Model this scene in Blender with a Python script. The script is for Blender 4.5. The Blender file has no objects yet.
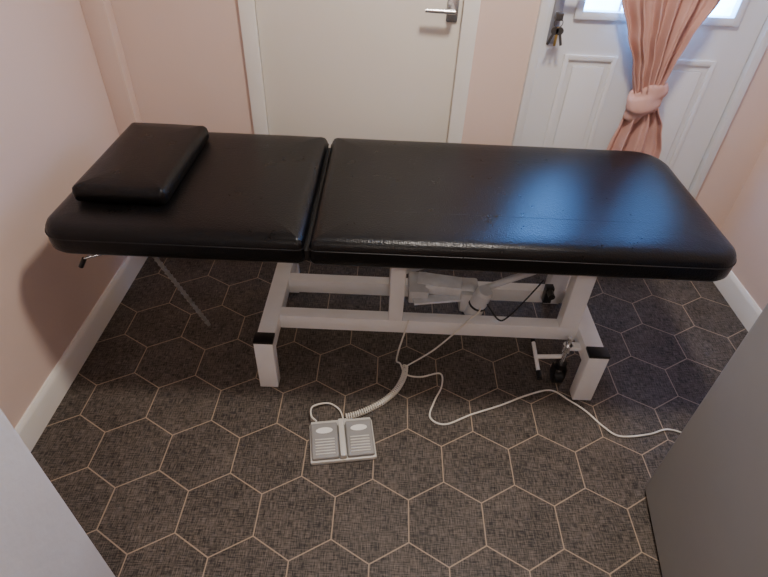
import bpy, bmesh, math, random
from mathutils import Vector, Matrix, noise
random.seed(4)
C=bpy.context.collection
def srgb(r,g,b):
    f=lambda c:(c/255/12.92) if c/255<=.04045 else ((c/255+.055)/1.055)**2.4
    return (f(r),f(g),f(b),1)
# ---------------------------------------------------------------- materials
def mat(name,col,rough=.5,metal=0,bump=0,bscale=200,spec=.5,var=0,vscale=3,coat=0,emit=None,estr=0,dist=.002):
    m=bpy.data.materials.new(name); m.use_nodes=True; nt=m.node_tree; b=nt.nodes['Principled BSDF']
    b.inputs['Base Color'].default_value=col; b.inputs['Roughness'].default_value=rough; b.inputs['Metallic'].default_value=metal
    b.inputs['Specular IOR Level'].default_value=spec; b.inputs['Coat Weight'].default_value=coat
    geo=nt.nodes.new('ShaderNodeNewGeometry')
    if emit: b.inputs['Emission Color'].default_value=emit; b.inputs['Emission Strength'].default_value=estr
    if var:
        n=nt.nodes.new('ShaderNodeTexNoise'); n.inputs['Scale'].default_value=vscale; n.inputs['Detail'].default_value=4
        nt.links.new(geo.outputs['Position'],n.inputs['Vector'])
        r=nt.nodes.new('ShaderNodeValToRGB'); r.color_ramp.elements[0].position=.3; r.color_ramp.elements[1].position=.7
        r.color_ramp.elements[0].color=tuple(c*(1-var) for c in col[:3])+(1,); r.color_ramp.elements[1].color=tuple(min(1,c*(1+var)) for c in col[:3])+(1,)
        nt.links.new(n.outputs['Fac'],r.inputs[0]); nt.links.new(r.outputs[0],b.inputs['Base Color'])
    if bump:
        n=nt.nodes.new('ShaderNodeTexNoise'); n.inputs['Scale'].default_value=bscale; n.inputs['Detail'].default_value=3
        nt.links.new(geo.outputs['Position'],n.inputs['Vector'])
        bp=nt.nodes.new('ShaderNodeBump'); bp.inputs['Strength'].default_value=bump; bp.inputs['Distance'].default_value=dist
        nt.links.new(n.outputs['Fac'],bp.inputs['Height']); nt.links.new(bp.outputs[0],b.inputs['Normal'])
    return m
M_wall=mat('wall_paint',srgb(223,199,186),.75,bump=.15,bscale=90,var=.03,vscale=1.5)
M_nib=mat('nib_paint',srgb(212,209,205),.7,bump=.4,bscale=60,var=.05,vscale=6)
M_ceil=mat('ceiling_paint',srgb(235,230,222),.8,bump=.1)
M_trim=mat('trim_gloss_white',srgb(238,234,226),.35,var=.03,vscale=5)
M_door=mat('door_cream',srgb(230,223,211),.4,var=.02,vscale=2)
M_door2=mat('door_white',srgb(222,222,222),.35,var=.02,vscale=2)
M_frame=mat('frame_white_powdercoat',srgb(236,235,233),.3,var=.03,vscale=12)
M_black=mat('black_rubber',srgb(18,17,17),.5,bump=.1)
M_cap=mat('black_plastic',srgb(24,23,23),.35,var=.1,vscale=40)
M_chrome=mat('chrome',srgb(225,225,225),.22,.9,var=.05,vscale=30)
M_steel=mat('satin_nickel',srgb(160,162,168),.4,.6,var=.05,vscale=30)
M_brass=mat('key_brass',srgb(190,160,90),.3,.8,var=.1,vscale=60)
M_key=mat('key_steel_dark',srgb(95,92,88),.35,.7,var=.1,vscale=60)
M_cable=mat('cable_white',srgb(222,217,206),.45,var=.04,vscale=30)
M_pedw=mat('pedal_ivory',srgb(198,196,189),.45,var=.03,vscale=30)
M_pedg=mat('pedal_grey',srgb(140,139,137),.5,bump=.2,bscale=400,var=.04,vscale=40)
M_mark=mat('pedal_mark_white',srgb(226,226,222),.5,var=.02,vscale=40)
M_motor=mat('actuator_grey',srgb(204,205,206),.4,var=.06,vscale=30)
M_strut=mat('zinc_strut',srgb(150,150,150),.35,.6,var=.1,vscale=80)
M_bag=mat('manual_plastic_sleeve',srgb(215,218,222),.2,bump=.5,bscale=40,var=.1,vscale=30)
M_fridge=mat('fridge_silver',srgb(150,148,145),.42,.25,bump=.05,bscale=300,var=.04,vscale=4)
M_fridged=mat('fridge_dark_gap',srgb(35,34,34),.6,var=.1,vscale=30)
M_curtain=mat('curtain_blush',srgb(204,161,150),.85,bump=.3,bscale=500,var=.06,vscale=12)
M_lamp=mat('lamp_opal',srgb(250,240,225),.4,var=.01,emit=(1,.93,.84,1),estr=3)
def vinyl():
    m=bpy.data.materials.new('black_vinyl'); m.use_nodes=True; nt=m.node_tree; b=nt.nodes['Principled BSDF']; L=nt.links.new
    geo=nt.nodes.new('ShaderNodeNewGeometry')
    n=nt.nodes.new('ShaderNodeTexNoise'); n.inputs['Scale'].default_value=12; n.inputs['Detail'].default_value=8; n.inputs['Roughness'].default_value=.75; L(geo.outputs['Position'],n.inputs['Vector'])
    r=nt.nodes.new('ShaderNodeValToRGB'); r.color_ramp.elements[0].color=(.0022,.002,.002,1); r.color_ramp.elements[1].color=(.004,.0036,.0036,1)
    L(n.outputs['Fac'],r.inputs[0]); L(r.outputs[0],b.inputs['Base Color'])
    rr=nt.nodes.new('ShaderNodeMapRange'); rr.inputs['To Min'].default_value=.26; rr.inputs['To Max'].default_value=.34; rr.inputs['From Min'].default_value=.3; rr.inputs['From Max'].default_value=.7
    L(n.outputs['Fac'],rr.inputs['Value']); L(rr.outputs[0],b.inputs['Roughness'])
    b.inputs['Specular IOR Level'].default_value=.27
    v=nt.nodes.new('ShaderNodeTexVoronoi'); v.inputs['Scale'].default_value=230; L(geo.outputs['Position'],v.inputs['Vector'])
    n2=nt.nodes.new('ShaderNodeTexNoise'); n2.inputs['Scale'].default_value=90; n2.inputs['Detail'].default_value=5; L(geo.outputs['Position'],n2.inputs['Vector'])
    a=nt.nodes.new('ShaderNodeMath'); a.operation='MULTIPLY_ADD'; a.inputs[1].default_value=.7; L(n2.outputs['Fac'],a.inputs[0]); L(v.outputs['Distance'],a.inputs[2])
    bp=nt.nodes.new('ShaderNodeBump'); bp.inputs['Strength'].default_value=.42; bp.inputs['Distance'].default_value=.0012
    L(a.outputs[0],bp.inputs['Height']); L(bp.outputs[0],b.inputs['Normal'])
    return m
M_vinyl=vinyl()
def floor_mat(W=.22,off=(0,0)):
    m=bpy.data.materials.new('hex_vinyl_floor'); m.use_nodes=True; nt=m.node_tree; b=nt.nodes['Principled BSDF']; L=nt.links.new
    geo=nt.nodes.new('ShaderNodeNewGeometry')
    def vm(op,a=None,bb=None):
        n=nt.nodes.new('ShaderNodeVectorMath'); n.operation=op
        for i,x in enumerate((a,bb)):
            if x is None: continue
            if isinstance(x,(tuple,list)): n.inputs[i].default_value=x
            else: L(x,n.inputs[i])
        return n
    def ma(op,a,bb=None,c=None):
        n=nt.nodes.new('ShaderNodeMath'); n.operation=op
        for i,x in enumerate((a,bb,c)):
            if x is None: continue
            if isinstance(x,(int,float)): n.inputs[i].default_value=x
            else: L(x,n.inputs[i])
        return n.outputs[0]
    S3=math.sqrt(3); s=(1,S3,1)
    p=vm('MULTIPLY',geo.outputs['Position'],(1/W,1/W,0)).outputs[0]
    p=vm('ADD',p,(100-off[0]/W,100*S3-off[1]/W,0)).outputs[0]
    a=vm('SUBTRACT',vm('MODULO',p,s).outputs[0],(.5,S3/2,0)).outputs[0]
    q=vm('ADD',p,(.5,S3/2,0)).outputs[0]
    c=vm('SUBTRACT',vm('MODULO',q,s).outputs[0],(.5,S3/2,0)).outputs[0]
    la=vm('LENGTH',a).outputs['Value']; lc=vm('LENGTH',c).outputs['Value']
    t=ma('LESS_THAN',lc,la)
    mix=nt.nodes.new('ShaderNodeMix'); mix.data_type='VECTOR'; L(t,mix.inputs[0]); L(a,mix.inputs[4]); L(c,mix.inputs[5])
    g=vm('ABSOLUTE',mix.outputs[1]).outputs[0]
    d=vm('DOT_PRODUCT',g,(.5,S3/2,0)).outputs['Value']
    sx=nt.nodes.new('ShaderNodeSeparateXYZ'); L(g,sx.inputs[0])
    hd=ma('MAXIMUM',d,sx.outputs[0])
    mr=nt.nodes.new('ShaderNodeMapRange'); mr.inputs['From Min'].default_value=.4895; mr.inputs['From Max'].default_value=.494
    L(hd,mr.inputs['Value'])
    def streak(sc,det=2):
        v=vm('MULTIPLY',geo.outputs['Position'],sc).outputs[0]
        n=nt.nodes.new('ShaderNodeTexNoise'); n.inputs['Scale'].default_value=1; n.inputs['Detail'].default_value=det; L(v,n.inputs['Vector']); return n.outputs['Fac']
    st=ma('ADD',streak((380,36,1)),streak((36,380,1)))
    big=streak((9,9,1),4)
    st2=ma('MULTIPLY_ADD',big,.3,st)
    r=nt.nodes.new('ShaderNodeValToRGB'); e=r.color_ramp.elements
    e[0].position=.5; e[0].color=srgb(35,31,28); e[1].position=.78; e[1].color=srgb(116,106,97)
    L(ma('MULTIPLY',st2,.53),r.inputs[0])
    mc=nt.nodes.new('ShaderNodeMix'); mc.data_type='RGBA'; L(mr.outputs[0],mc.inputs[0]); L(r.outputs[0],mc.inputs[6]); mc.inputs[7].default_value=srgb(160,142,122)
    L(mc.outputs[2],b.inputs['Base Color']); b.inputs['Roughness'].default_value=.55; b.inputs['Specular IOR Level'].default_value=.28
    bp=nt.nodes.new('ShaderNodeBump'); bp.inputs['Strength'].default_value=.25; bp.inputs['Distance'].default_value=.001; L(st,bp.inputs['Height']); L(bp.outputs[0],b.inputs['Normal'])
    return m
M_floor=floor_mat()
def window_mat():
    m=bpy.data.materials.new('frosted_daylight_glass'); m.use_nodes=True; nt=m.node_tree; L=nt.links.new; b=nt.nodes['Principled BSDF']
    geo=nt.nodes.new('ShaderNodeNewGeometry'); n=nt.nodes.new('ShaderNodeTexNoise'); n.inputs['Scale'].default_value=14; n.inputs['Detail'].default_value=5
    L(geo.outputs['Position'],n.inputs['Vector']); r=nt.nodes.new('ShaderNodeValToRGB'); e=r.color_ramp.elements
    e[0].position=.35; e[0].color=(.03,.19,.7,1); e[1].position=.65; e[1].color=(.12,.42,1,1)
    L(n.outputs['Fac'],r.inputs[0]); L(r.outputs[0],b.inputs['Emission Color']); b.inputs['Emission Strength'].default_value=52
    b.inputs['Base Color'].default_value=(.5,.6,.7,1); b.inputs['Roughness'].default_value=.3
    return m
M_glass=window_mat()
# ---------------------------------------------------------------- helpers
def empty(name,loc=(0,0,0)):
    o=bpy.data.objects.new(name,None); o.location=loc; C.objects.link(o); return o
def finish(bm,name,m,parent=None,smooth=True,angle=40):
    me=bpy.data.meshes.new(name); bm.normal_update(); bm.to_mesh(me); bm.free()
    mm=m if isinstance(m,(list,tuple)) else [m]
    for x in mm: me.materials.append(x)
    if smooth:
        me.polygons.foreach_set('use_smooth',[True]*len(me.polygons))
        me.set_sharp_from_angle(angle=math.radians(angle))
    o=bpy.data.objects.new(name,me); C.objects.link(o)
    if parent: o.parent=parent
    return o
def addbox(bm,lo,hi,bev=0,mi=0,rot=None,seg=2):
    lo=Vector(lo);hi=Vector(hi);c=(lo+hi)/2;s=hi-lo
    r=bmesh.ops.create_cube(bm,size=1); vs=r['verts']
    for v in vs: v.co=Vector((v.co.x*s.x,v.co.y*s.y,v.co.z*s.z))
    if bev:
        es=list({e for v in vs for e in v.link_edges})
        n=bmesh.ops.bevel(bm,geom=es,offset=bev,segments=seg,affect='EDGES',profile=.6)
        vs=list({v for f in n['faces'] for v in f.verts}|{v for v in vs if v.is_valid})
    fs={f for v in vs for f in v.link_faces}
    for f in fs: f.material_index=mi
    for v in vs:
        if rot: v.co=rot@v.co
        v.co=v.co+c
    return vs
def box(name,lo,hi,m,bev=0,parent=None,rot=None,seg=2):
    bm=bmesh.new(); addbox(bm,lo,hi,bev,0,rot,seg); return finish(bm,name,m,parent)
def addcyl(bm,a,b,r1,r2=None,seg=24,mi=0,caps=True):
    a=Vector(a);b=Vector(b);d=b-a; r2=r1 if r2 is None else r2
    q=d.to_track_quat('Z','Y').to_matrix()
    r=bmesh.ops.create_cone(bm,cap_ends=caps,segments=seg,radius1=r1,radius2=r2,depth=d.length)
    for v in r['verts']: v.co=q@v.co+(a+b)/2
    for f in {f for v in r['verts'] for f in v.link_faces}: f.material_index=mi
def cyl(name,a,b,r,m,parent=None,r2=None,seg=24):
    bm=bmesh.new(); addcyl(bm,a,b,r,r2,seg); return finish(bm,name,m,parent)
def smoothpath(P,n=8):
    P=[Vector(p) for p in P]; out=[]
    Q=[P[0]*2-P[1]]+P+[P[-1]*2-P[-2]]
    for i in range(1,len(Q)-2):
        a,b,c,d=Q[i-1:i+3]
        for k in range(n):
            t=k/n; out.append(.5*((2*b)+(c-a)*t+(2*a-5*b+4*c-d)*t*t+(3*b-a-3*c+d)*t**3))
    out.append(P[-1]); return out
def tube(name,pts,r,m,parent=None,smooth=True,n=8,seg=8):
    pts=smoothpath(pts,n) if smooth else [Vector(p) for p in pts]
    bm=bmesh.new(); rings=[]; prev=None
    for i,p in enumerate(pts):
        d=(pts[min(i+1,len(pts)-1)]-pts[max(i-1,0)]).normalized()
        x=d.orthogonal().normalized() if prev is None else (prev-d*prev.dot(d)).normalized()
        prev=x; y=d.cross(x)
        rings.append([bm.verts.new(p+(x*math.cos(2*math.pi*k/seg)+y*math.sin(2*math.pi*k/seg))*r) for k in range(seg)])
    for a,b in zip(rings,rings[1:]):
        for k in range(seg): bm.faces.new((a[k],a[(k+1)%seg],b[(k+1)%seg],b[k]))
    bm.faces.new(rings[0][::-1]); bm.faces.new(rings[-1])
    bmesh.ops.recalc_face_normals(bm,faces=bm.faces)
    return finish(bm,name,m,parent,angle=60)
def rrect(x0,x1,y0,y1,r,inset,n=8):
    x0+=inset;x1-=inset;y0+=inset;y1-=inset; pts=[]
    rs=[max(k-inset,.003) for k in r]
    cs=[(x0+rs[0],y0+rs[0],rs[0],180),(x1-rs[1],y0+rs[1],rs[1],270),(x1-rs[2],y1-rs[2],rs[2],0),(x0+rs[3],y1-rs[3],rs[3],90)]
    sides=[]
    for k,(cx,cy,rr,a0) in enumerate(cs):
        sides.append([(cx+rr*math.cos(math.radians(a0+90*i/n)),cy+rr*math.sin(math.radians(a0+90*i/n))) for i in range(n+1)])
    for k in range(4):
        pts+=sides[k]; a=sides[k][-1]; b=sides[(k+1)%4][0]
        for i in range(1,10): pts.append((a[0]+(b[0]-a[0])*i/10,a[1]+(b[1]-a[1])*i/10))
    return pts
def pad(name,x0,x1,y0,y1,r,prof,m,parent=None,wob=0):
    bm=bmesh.new(); rings=[]
    for ins,z in prof:
        ring=[]
        for (x,y) in rrect(x0,x1,y0,y1,r,ins):
            w=wob*noise.noise(Vector((x*7,y*7,z*3))) if wob else 0
            ring.append(bm.verts.new((x,y,z+w)))
        rings.append(ring)
    n=len(rings[0])
    for a,b in zip(rings,rings[1:]):
        for k in range(n): bm.faces.new((a[k],a[(k+1)%n],b[(k+1)%n],b[k]))
    bm.faces.new(rings[0][::-1]); bm.faces.new(rings[-1])
    bmesh.ops.recalc_face_normals(bm,faces=bm.faces)
    return finish(bm,name,m,parent,angle=50)
# ---------------------------------------------------------------- room shell
XL,XR,YB,YF,H=-1.094,1.55,2.104,-1.8,2.4
box('floor',(XL-.1,YF-.1,-.05),(XR+.1,YB+.1,0),M_floor)
box('ceiling',(XL-.1,YF-.1,H),(XR+.1,YB+.1,H+.05),M_ceil)
box('wall_left',(XL-.1,YF,0),(XL,YB+.1,H),M_wall)
box('wall_right',(XR,YF,0),(XR+.1,YB+.1,H),M_wall)
box('wall_front',(XL-.1,YF-.1,0),(XR+.1,YF,H),M_wall)
bm=bmesh.new()
D1a,D1b,D2a,D2b=-.55,.305,.515,1.36
for x0,x1,z0,z1 in ((XL,D1a+.03,0,H),(D1a+.03,D1b-.03,2.03,H),(D1b-.03,D2a+.01,0,H),(D2a+.01,D2b-.01,2.03,H),(D2b-.01,XR,0,H)):
    addbox(bm,(x0,YB,z0),(x1,YB+.1,z1))
finish(bm,'wall_back',M_wall)
box('wall_corner_boxing',(XL,YB-.055,0),(XL+.085,YB,H),M_wall,.004)
box('wall_nib',(XL,-.1,0),(-.573,.5,H),M_nib,.012)
def skirt(name,a,b,nrm):
    prof=[(0,0),(.016,0),(.016,.085),(.013,.097),(.006,.105),(0,.105)]
    a=Vector(a+(0,));b=Vector(b+(0,));n=Vector(nrm+(0,))
    bm=bmesh.new(); A=[bm.verts.new(a+n*p+Vector((0,0,z))) for p,z in prof]; B=[bm.verts.new(b+n*p+Vector((0,0,z))) for p,z in prof]
    for k in range(len(prof)): bm.faces.new((A[k],A[(k+1)%6],B[(k+1)%6],B[k]))
    bm.faces.new(A[::-1]);bm.faces.new(B); bmesh.ops.recalc_face_normals(bm,faces=bm.faces)
    return finish(bm,name,M_trim,None,angle=30)
skirt('baseboard_left',(XL,.5),(XL,YB-.055),(1,0))
skirt('baseboard_right',(XR,YF),(XR,YB),(-1,0))
skirt('baseboard_back',(XL+.085,YB),(D1a,YB),(0,-1))
skirt('baseboard_back.001',(D1b,YB),(D2a,YB),(0,-1))
skirt('baseboard_back.002',(D2b,YB),(XR-.016,YB),(0,-1))
# ---------------------------------------------------------------- door 1
d1=empty('door_1')
box('leaf',(D1a+.055,YB+.012,.005),(D1b-.055,YB+.052,1.985),M_door,.003,d1)
bm=bmesh.new()
for x0,x1 in ((D1a,D1a+.058),(D1b-.058,D1b)):
    addbox(bm,(x0,YB-.016,0),(x1,YB-.0005,2.04),.004)
addbox(bm,(D1a,YB-.016,1.985),(D1b,YB-.0005,2.045),.004)
for x0,x1 in ((D1a+.031,D1a+.053),(D1b-.053,D1b-.031)): addbox(bm,(x0,YB,0),(x1,YB+.09,2.0))
finish(bm,'architrave',M_trim,d1)
bm=bmesh.new()
hx,hz=.212,1.06
addbox(bm,(hx-.02,YB+.004,hz-.045),(hx+.02,YB+.012,hz+.10),.006)
addcyl(bm,(hx,YB+.01,hz),(hx,YB-.045,hz),.009)
addcyl(bm,(hx+.004,YB-.045,hz),(hx-.1,YB-.045,hz+.002),.0085,.0075)
finish(bm,'lever_handle',M_chrome,d1)
# ---------------------------------------------------------------- door 2 (panelled, glazed)
d2=empty('door_2')
yl=YB+.005
LX0,LX1=.55,1.325
wx0,wx1,wz0,wz1=.672,1.205,1.075,1.86
bm=bmesh.new()
addbox(bm,(D2a,YB-.02,0),(LX0-.003,YB+.07,2.06),.006)
addbox(bm,(LX1+.003,YB-.02,0),(D2b,YB+.07,2.06),.006)
addbox(bm,(D2a,YB-.02,1.99),(D2b,YB+.07,2.06),.006)
finish(bm,'frame',M_door2,d2)
bm=bmesh.new()
for lo,hi in (((LX0,yl,.01),(wx0,yl+.045,1.985)),((wx1,yl,.01),(LX1,yl+.045,1.985)),((wx0,yl,.01),(wx1,yl+.045,wz0)),((wx0,yl,wz1),(wx1,yl+.045,1.985))):
    addbox(bm,lo,hi)
finish(bm,'leaf',M_door2,d2)
bm=bmesh.new()
for x0,x1 in ((.645,.845),(.985,1.215)):
    z0,z1=.2,.925; w=.02
    addbox(bm,(x0,yl-.008,z0),(x0+w,yl+.002,z1),.004);addbox(bm,(x1-w,yl-.008,z0),(x1,yl+.002,z1),.004)
    addbox(bm,(x0,yl-.0078,z0),(x1,yl+.002,z0+w),.004);addbox(bm,(x0,yl-.0078,z1-w),(x1,yl+.002,z1),.004)
    addbox(bm,(x0+.04,yl-.008,z0+.04),(x1-.04,yl+.002,z1-.04),.007)
w=.028
addbox(bm,(wx0-w,yl-.014,wz0-w),(wx0,yl+.004,wz1+w),.005);addbox(bm,(wx1,yl-.014,wz0-w),(wx1+w,yl+.004,wz1+w),.005)
addbox(bm,(wx0-w,yl-.0138,wz0-w),(wx1+w,yl+.004,wz0),.005);addbox(bm,(wx0-w,yl-.0138,wz1),(wx1+w,yl+.004,wz1+w),.005)
finish(bm,'mouldings',M_door2,d2)
box('window_pane',(wx0,yl+.018,wz0),(wx1,yl+.026,wz1),M_glass,0,d2)
bm=bmesh.new()
for i in range(1,4): 
    x=wx0+(wx1-wx0)*i/4; addbox(bm,(x-.004,yl+.012,wz0),(x+.004,yl+.018,wz1))
for i in range(1,6):
    z=wz0+(wz1-wz0)*i/6; addbox(bm,(wx0,yl+.012,z-.004),(wx1,yl+.018,z+.004))
finish(bm,'glazing_bars',M_door2,d2)
bm=bmesh.new()
kx,kz=.583,1.06
addbox(bm,(kx-.017,yl-.01,kz-.1),(kx+.017,yl,kz+.14),.006)
addcyl(bm,(kx,yl-.01,kz+.085),(kx,yl-.055,kz+.085),.009)
addcyl(bm,(kx-.004,yl-.053,kz+.085),(kx+.11,yl-.053,kz+.085),.009,.008)
addcyl(bm,(kx,yl-.008,kz),(kx,yl-.02,kz),.011)
finish(bm,'lock_handle',M_steel,d2)
bm=bmesh.new()
ky=yl-.02
addcyl(bm,(kx,ky,kz),(kx,ky-.012,kz),.003,seg=12)
addbox(bm,(kx-.012,ky-.032,kz-.012),(kx+.012,ky-.010,kz+.012),.002)
for k in range(24):
    a=2*math.pi*k/24;b=2*math.pi*(k+1)/24;R=.015
    addcyl(bm,(kx+R*math.sin(a),ky-.03,kz-.019-R*math.cos(a)),(kx+R*math.sin(b),ky-.03,kz-.019-R*math.cos(b)),.0016,seg=6)
for dx,tilt,mi in ((-.014,.35,0),(.002,.0,1),(.014,-.3,0)):
    R=Matrix.Rotation(tilt,3,'Y'); base=Vector((kx+dx*.4,ky-.034-abs(dx)*.2,kz-.034))
    c=base+R@Vector((0,0,-.010)); addcyl(bm,c+Vector((0,.0015,0)),c+Vector((0,-.0015,0)),.0135,seg=18,mi=mi)
    cc=base+R@Vector((0,0,-.038)); addbox(bm,cc-Vector((.0045,.0012,.022)),cc+Vector((.0045,.0012,.022)),.0005,mi,R)
finish(bm,'door_keys',[M_key,M_brass])
# ---------------------------------------------------------------- curtain tied in a knot
def interp(tab,z):
    for (z0,*a),(z1,*b) in zip(tab,tab[1:]):
        if z0>=z>=z1:
            t=(z0-z)/(z0-z1); t=.5*t+.5*t*t*(3-2*t); return [p+(q-p)*t for p,q in zip(a,b)]
    return tab[-1][1:]
cur=empty('curtain')
tab=[(1.90,.95,.20,.024),(1.6,.95,.20,.028),(1.35,.945,.195,.03),(1.14,.94,.172,.032),(1.02,.945,.115,.034),(.92,.955,.072,.036),(.82,.962,.045,.036)]
def drape(name,tab,z0,z1,nf,seed,yc):
    bm=bmesh.new(); NX,NZ=200,80; g=[]
    for j in range(NZ+1):
        z=z0+(z1-z0)*j/NZ; cx,hw,dp=interp(tab,z); row=[]
        for i in range(NX+1):
            s=-1+2*i/NX
            ph=nf*math.pi*s+1.3*math.sin(2.1*s+seed)+.5*math.sin(z*5+s*3)
            y=yc-dp*(.55*math.sin(ph)+.25*math.sin(2.3*ph+seed))-.5*dp*(1-s*s)
            x=cx+hw*s+dp*.2*math.cos(ph)*min(1,hw/.1)
            row.append(bm.verts.new((x,y,z+.012*math.sin(ph)*(j/NZ)**8)))
        g.append(row)
    for j in range(NZ):
        for i in range(NX): bm.faces.new((g[j][i],g[j][i+1],g[j+1][i+1],g[j+1][i]))
    o=finish(bm,name,M_curtain,cur,angle=180)
    s=o.modifiers.new('s','SOLIDIFY'); s.thickness=.002
    return o
drape('drape',tab,1.90,.82,5,.4,YB-.06)
drape('tail',[(.77,.975,.048,.03),(.70,.988,.075,.034),(.60,.995,.098,.036),(.48,.99,.11,.036)],.77,.48,3,2.0,YB-.06)
bm=bmesh.new(); NU,NV=72,40; ring=[]
for i in range(NU):
    u=2*math.pi*i/NU; row=[]
    for j in range(NV):
        v=2*math.pi*j/NV
        R=.034; r=.033*(1+.16*math.sin(4*v+u*2)+.10*math.sin(3*u+1)+.06*math.sin(9*v+u))
        x=(R+r*math.cos(v))*math.cos(u); y=(R*.75+r*math.cos(v))*math.sin(u)*.75; z=r*1.8*math.sin(v)+.022*math.cos(u)
        row.append(bm.verts.new((.966+x,YB-.07+y*.85,.792+z)))
    ring.append(row)
for i in range(NU):
    for j in range(NV): bm.faces.new((ring[i][j],ring[(i+1)%NU][j],ring[(i+1)%NU][(j+1)%NV],ring[i][(j+1)%NV]))
bmesh.ops.recalc_face_normals(bm,faces=bm.faces)
finish(bm,'knot',M_curtain,cur,angle=180)
cyl('curtain_wire',(.6,YB-.05,1.905),(1.28,YB-.05,1.905),.005,M_door2,cur)
# ---------------------------------------------------------------- treatment table
tt=empty('treatment_table')
prof=[(.03,.595),(.008,.597),(.001,.606),(0,.622),(0,.645),(.003,.660),(.010,.671),(.022,.678),(.04,.682),(.09,.684),(.16,.685)]
hp=(-.95,-.216,1.182,1.860,(.08,.02,.02,.075)); bp_=(-.204,1.0,1.182,1.860,(.02,.08,.12,.02))
pad('head_section_pad',*hp,prof,M_vinyl,tt,.0012)
pad('body_section_pad',*bp_,prof,M_vinyl,tt,.0012)
box('gap_shade_strip',(-.222,1.20,.60),(-.198,1.845,.635),M_black,.003,tt)  # added black strip that stands in for shade in the gap between pads
for nm,a in (('head_piping',hp),('body_piping',bp_)):
    pts=[(x,y,.648) for x,y in rrect(*a,-.0006)]; pts.append(pts[0]); tube(nm,pts,.0014,M_black,tt,False,seg=6)
bm=bmesh.new()
for x0,x1 in ((-.85,-.24),(-.17,.90)):
    addbox(bm,(x0,1.27,.58),(x1,1.78,.597),.002,1)
    addbox(bm,(x0+.02,1.32,.55),(x1-.02,1.345,.581),.003);addbox(bm,(x0+.02,1.705,.55),(x1-.02,1.73,.581),.003)
    addbox(bm,(x0+.02,1.32,.55),(x0+.045,1.73,.581),.003);addbox(bm,(x1-.045,1.32,.55),(x1-.02,1.73,.581),.003)
addcyl(bm,(-.209,1.30,.57),(-.209,1.75,.57),.011)
finish(bm,'subframe',[M_frame,M_black],tt)
Z=.226
bm=bmesh.new()
FX=((-.415,-.350),(.70,.768)); yf=1.228
for x0,x1 in FX:
    addbox(bm,(x0,yf,.004),(x1,yf+.045,Z-.002),.004)
    addbox(bm,(x0,1.745,.004),(x1,1.79,Z-.002),.004)
    addbox(bm,(x0+.002,yf+.043,Z-.065),(x1-.002,1.747,Z-.004),.004)
addbox(bm,(-.355,1.372,Z-.065),(.703,1.42,Z-.006),.004)
addbox(bm,(-.355,1.57,Z-.065),(.703,1.615,Z-.006),.004)
addbox(bm,(.03,1.372,Z-.01),(.08,1.42,.57),.004)
addbox(bm,(.03,1.57,Z-.01),(.08,1.615,.57),.004)
addbox(bm,(.635,1.372,Z-.01),(.70,1.42,.57),.004)
addbox(bm,(.635,1.57,Z-.01),(.70,1.615,.57),.004)
addbox(bm,(-.1,1.47,.47),(.66,1.53,.51),.004)
finish(bm,'base_frame',M_frame,tt)
bm=bmesh.new()
for x0,x1 in FX:
    for y0 in (yf,1.745):
        addbox(bm,(x0-.001,y0-.001,Z-.003),(x1+.001,y0+.046,Z+.008),.003)
        addbox(bm,(x0+.008,y0+.006,0),(x1-.008,y0+.04,.006),.002)
finish(bm,'end_caps',M_cap,tt)
bm=bmesh.new()
rot=Matrix.Rotation(-math.atan2(.26,.62),3,'Y'); c=Vector((.34,1.60,.38))
addbox(bm,c-Vector((.33,.01,.018)),c+Vector((.33,.01,.018)),.003,0,rot)
finish(bm,'lift_arm',M_frame,tt)
# actuator
bm=bmesh.new()
addcyl(bm,(.16,1.50,.275),(.33,1.49,.275),.028)
addcyl(bm,(.33,1.49,.275),(.35,1.49,.277),.032,.026)
addcyl(bm,(.35,1.49,.277),(.60,1.50,.40),.012)
addbox(bm,(.285,1.445,.205),(.355,1.55,.29),.012)
addcyl(bm,(.335,1.455,.19),(.362,1.435,.315),.034,.031)
addcyl(bm,(.362,1.435,.315),(.364,1.433,.325),.031,.024)
addbox(bm,(.10,1.45,.235),(.17,1.57,.29),.006)
finish(bm,'actuator',[M_motor],tt)
bm=bmesh.new()
addcyl(bm,(.333,1.449,.185),(.3355,1.4505,.197),.0355,.0355); addcyl(bm,(.348,1.4455,.25),(.350,1.444,.258),.0345)
finish(bm,'actuator_bands',[M_cap],tt)
bm=bmesh.new()
addbox(bm,(.115,1.435,.252),(.29,1.475,.262),.003,0,Matrix.Rotation(.18,3,'Z'))
addbox(bm,(.13,1.475,.302),(.29,1.53,.308),.003,0,Matrix.Rotation(-.15,3,'Z')@Matrix.Rotation(.2,3,'X'))
finish(bm,'manual_sleeve',M_bag,tt)
tube('motor_lead',[(.36,1.44,.29),(.39,1.40,.262),(.42,1.385,.233),(.45,1.40,.230),(.52,1.47,.25),(.58,1.5,.33)],.003,M_black,tt)
# castor with jacking lever
bm=bmesh.new()
addcyl(bm,(.66,1.32,.05),(.66,1.32,.225),.009,mi=0)
addcyl(bm,(.66,1.32,.16),(.66,1.32,.19),.016,mi=0)
addcyl(bm,(.66,1.32,.075),(.66,1.32,.10),.02,mi=1)
addbox(bm,(.637,1.30,.025),(.642,1.34,.08),.002,1);addbox(bm,(.678,1.30,.025),(.683,1.34,.08),.002,1)
addcyl(bm,(.644,1.32,.028),(.676,1.32,.028),.028,mi=1)
addbox(bm,(.66,1.305,.175),(.705,1.335,.19),.002,2)
addcyl(bm,(.66,1.325,.125),(.565,1.325,.118),.008,mi=2)
addcyl(bm,(.562,1.385,.135),(.566,1.26,.10),.007,mi=2)
addcyl(bm,(.562,1.41,.14),(.562,1.38,.134),.010,mi=1)
addcyl(bm,(.566,1.27,.103),(.567,1.24,.094),.010,mi=1)
finish(bm,'castor_jack',[M_chrome,M_cap,M_frame],tt)
bm=bmesh.new()
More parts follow.
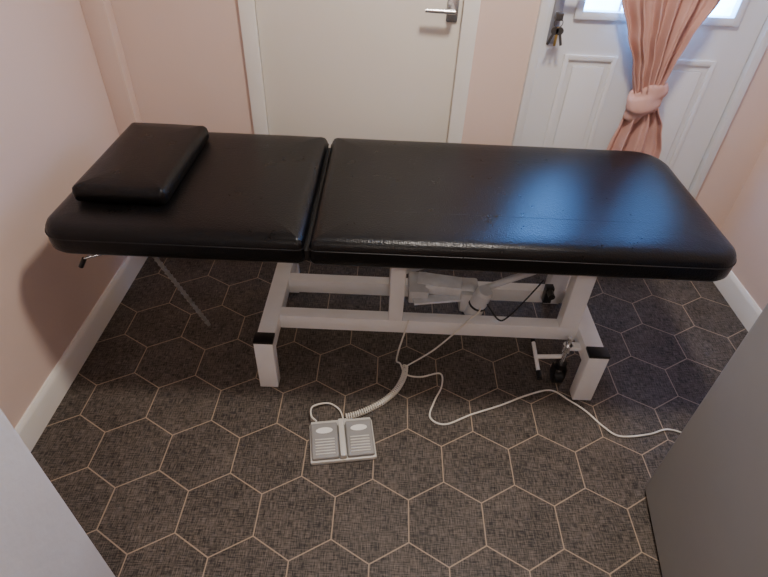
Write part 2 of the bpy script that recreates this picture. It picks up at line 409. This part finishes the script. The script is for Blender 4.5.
addbox(bm,(.60,1.50,.22),(.63,1.53,.29),.003); addcyl(bm,(.615,1.50,.275),(.615,1.47,.275),.012)
finish(bm,'limit_switch',M_cap,tt)
def strut(name,a,b):
    bm=bmesh.new(); a=Vector(a);b=Vector(b); addcyl(bm,a,b,.0058,seg=12)
    n=22
    for i in range(2,n):
        p=a.lerp(b,i/n); q=a.lerp(b,(i+.45)/n); addcyl(bm,p,q,.0085,.006,seg=12)
    finish(bm,name,M_strut,tt)
strut('ratchet_strut',(-.725,1.30,.585),(-.584,1.315,.215))
strut('ratchet_strut_rear',(-.60,1.71,.585),(-.53,1.70,.25))
tube('roll_hook',[(-.78,1.30,.585),(-.80,1.28,.56),(-.82,1.26,.55),(-.865,1.235,.548),(-.875,1.23,.535)],.004,M_chrome,tt)
cyl('roll_hook_tip',(-.868,1.232,.548),(-.885,1.228,.52),.007,M_cap,tt)
pp=[(.012,.689),(.003,.691),(0,.699),(0,.715),(.003,.727),(.010,.734),(.022,.738),(.06,.741),(.11,.742)]
pad('headrest_cushion',-.892,-.622,1.312,1.775,(.02,.02,.02,.02),pp,M_vinyl,None,.0015)
# ---------------------------------------------------------------- foot pedal
fp=empty('foot_pedal',(-.104,1.012,0)); fp.rotation_euler=(0,0,math.radians(9))
bm=bmesh.new()
addbox(bm,(-.105,-.072,0),(.105,.075,.016),.006)
addbox(bm,(-.010,-.068,.01),(.010,.074,.036),.005)
addbox(bm,(-.100,.052,.01),(.100,.074,.030),.006)
finish(bm,'base',M_pedw,fp)
for k,(x0,x1) in enumerate(((-.099,-.013),(.013,.099))):
    bm=bmesh.new(); rot=Matrix.Rotation(math.radians(5),3,'X')
    addbox(bm,(x0,-.066,.018),(x1,.060,.034),.006,0,rot,3)
    for i in range(6):
        y=-.052+i*.010; z=.0345+(y)*math.tan(math.radians(5))
        addbox(bm,(x0+.012,y-.0022,z-.002),(x1-.012,y+.0022,z+.0022),.001,1)
    cx=(x0+x1)/2
    r=bmesh.ops.create_cone(bm,cap_ends=True,segments=28,radius1=1,radius2=1,depth=.0016)
    for v in r['verts']:
        v.co=rot@Vector((v.co.x*.027,v.co.y*.011,v.co.z))+Vector((cx,.030,.0372))
    for f in {f for v in r['verts'] for f in v.link_faces}: f.material_index=2
    finish(bm,'tread_%d'%(k+1),[M_pedg,M_pedw,M_mark],fp)
tube('cord_tail',[(-.195,1.078,.02),(-.215,1.095,.03),(-.215,1.14,.02),(-.165,1.165,.008),(-.125,1.14,.008),(-.108,1.10,.012),(-.10,1.093,.02)],.003,M_cable,tt)
path=smoothpath([(-.10,1.103,.018),(-.055,1.125,.013),(0,1.160,.0125),(.045,1.20,.0125),(.077,1.245,.0125),(.098,1.30,.0125),(.103,1.345,.014)],30)
L=[0]
for a,b in zip(path,path[1:]): L.append(L[-1]+(b-a).length)
hel=[]; N=900; turns=L[-1]/.0085; k=0
for i in range(N+1):
    s=L[-1]*i/N
    while k<len(L)-2 and L[k+1]<s: k+=1
    t=(s-L[k])/(L[k+1]-L[k]); p=path[k].lerp(path[k+1],t); d=(path[k+1]-path[k]).normalized()
    x=d.cross(Vector((0,0,1))).normalized(); y=x.cross(d); a=2*math.pi*turns*i/N
    hel.append(p+(x*math.cos(a)+y*math.sin(a))*.0092)
tube('coil',hel,.0026,M_cable,tt,False,seg=6)
tube('cord_lead',[(.103,1.345,.012),(.12,1.358,.012),(.20,1.36,.09),(.27,1.35,.2),(.31,1.368,.242),(.35,1.40,.26),(.345,1.44,.27)],.003,M_cable,tt)
tube('power_cable',[(.10,1.362,.232),(.095,1.36,.20),(.075,1.35,.10),(.07,1.365,.02),(.085,1.365,.005),(.105,1.315,.0045),(.16,1.305,.0045),(.233,1.325,.0045),(.235,1.265,.0045),(.205,1.195,.0045),(.187,1.127,.0045),(.237,1.100,.0045),(.33,1.145,.0045),(.438,1.190,.0045),(.54,1.240,.0045),(.632,1.268,.0045),(.69,1.225,.0045),(.738,1.180,.0045),(.78,1.12,.0045),(.828,1.082,.0045),(.93,1.095,.0045),(1.0,1.118,.0045),(1.06,1.100,.0045),(1.12,1.06,.0045)],.0032,M_cable,tt)
# ---------------------------------------------------------------- refrigerator
fr=empty('refrigerator',(.838,.895,0)); fr.rotation_euler=(0,0,math.radians(-9.3))
bm=bmesh.new()
addbox(bm,(.045,-.54,.03),(.56,0,.86),.015,0,None,4)
finish(bm,'cabinet',M_fridge,fr)
bm=bmesh.new(); addbox(bm,(0,-.54,.012),(.04,0,.855),.014,0,None,5); finish(bm,'door_panel',M_fridge,fr)
bm=bmesh.new(); addbox(bm,(.025,-.525,.012),(.54,-.015,.85),.004); 
for x in (.06,.5):
    for y in (-.49,-.05): addcyl(bm,(x,y,0),(x,y,.03),.018)
finish(bm,'gasket_and_feet',M_fridged,fr)
box('worktop',(-.004,-.545,.86),(.565,.004,.875),M_fridge,.005,fr)
# ---------------------------------------------------------------- lamps
def lamp(name,x,y,power,col,size=.25):
    e=empty(name,(x,y,H))
    bm=bmesh.new(); addcyl(bm,(0,0,-.03),(0,0,0),.19,seg=48); finish(bm,'rim',M_trim,e)
    bm=bmesh.new(); addcyl(bm,(0,0,-.045),(0,0,-.03),.15,.175,seg=48); finish(bm,'diffuser',M_lamp,e)
    l=bpy.data.lights.new(name+'_bulb','AREA'); l.shape='DISK'; l.size=size; l.energy=power; l.color=col
    o=bpy.data.objects.new('bulb',l); C.objects.link(o); o.parent=e; o.location=(0,0,-.05)
lamp('ceiling_lamp',.35,1.15,34,(1,.90,.80))
lamp('fill_lamp',.1,-.9,15,(1,.88,.77))  # added fill light behind the camera, shaped like a ceiling fitting
w=bpy.data.worlds.new('w'); bpy.context.scene.world=w; w.use_nodes=True
w.node_tree.nodes['Background'].inputs[0].default_value=(.5,.65,1,1); w.node_tree.nodes['Background'].inputs[1].default_value=.5
# ---------------------------------------------------------------- camera
cd=bpy.data.cameras.new('camera'); cam=bpy.data.objects.new('camera',cd); C.objects.link(cam)
cd.sensor_width=36; cd.lens=36*537/768; cd.clip_start=.01
th,yaw,roll=math.radians(40.15),math.radians(.412),math.radians(2.774)
F=Vector((math.sin(yaw)*math.cos(th),math.cos(yaw)*math.cos(th),-math.sin(th)))
R=Vector((math.cos(yaw),-math.sin(yaw),0)); U=R.cross(F)
R2=R*math.cos(roll)+U*math.sin(roll); U2=-R*math.sin(roll)+U*math.cos(roll)
m=Matrix((R2,U2,-F)).transposed().to_4x4(); m.translation=Vector((0,0,1.523)); cam.matrix_world=m
bpy.context.scene.camera=cam
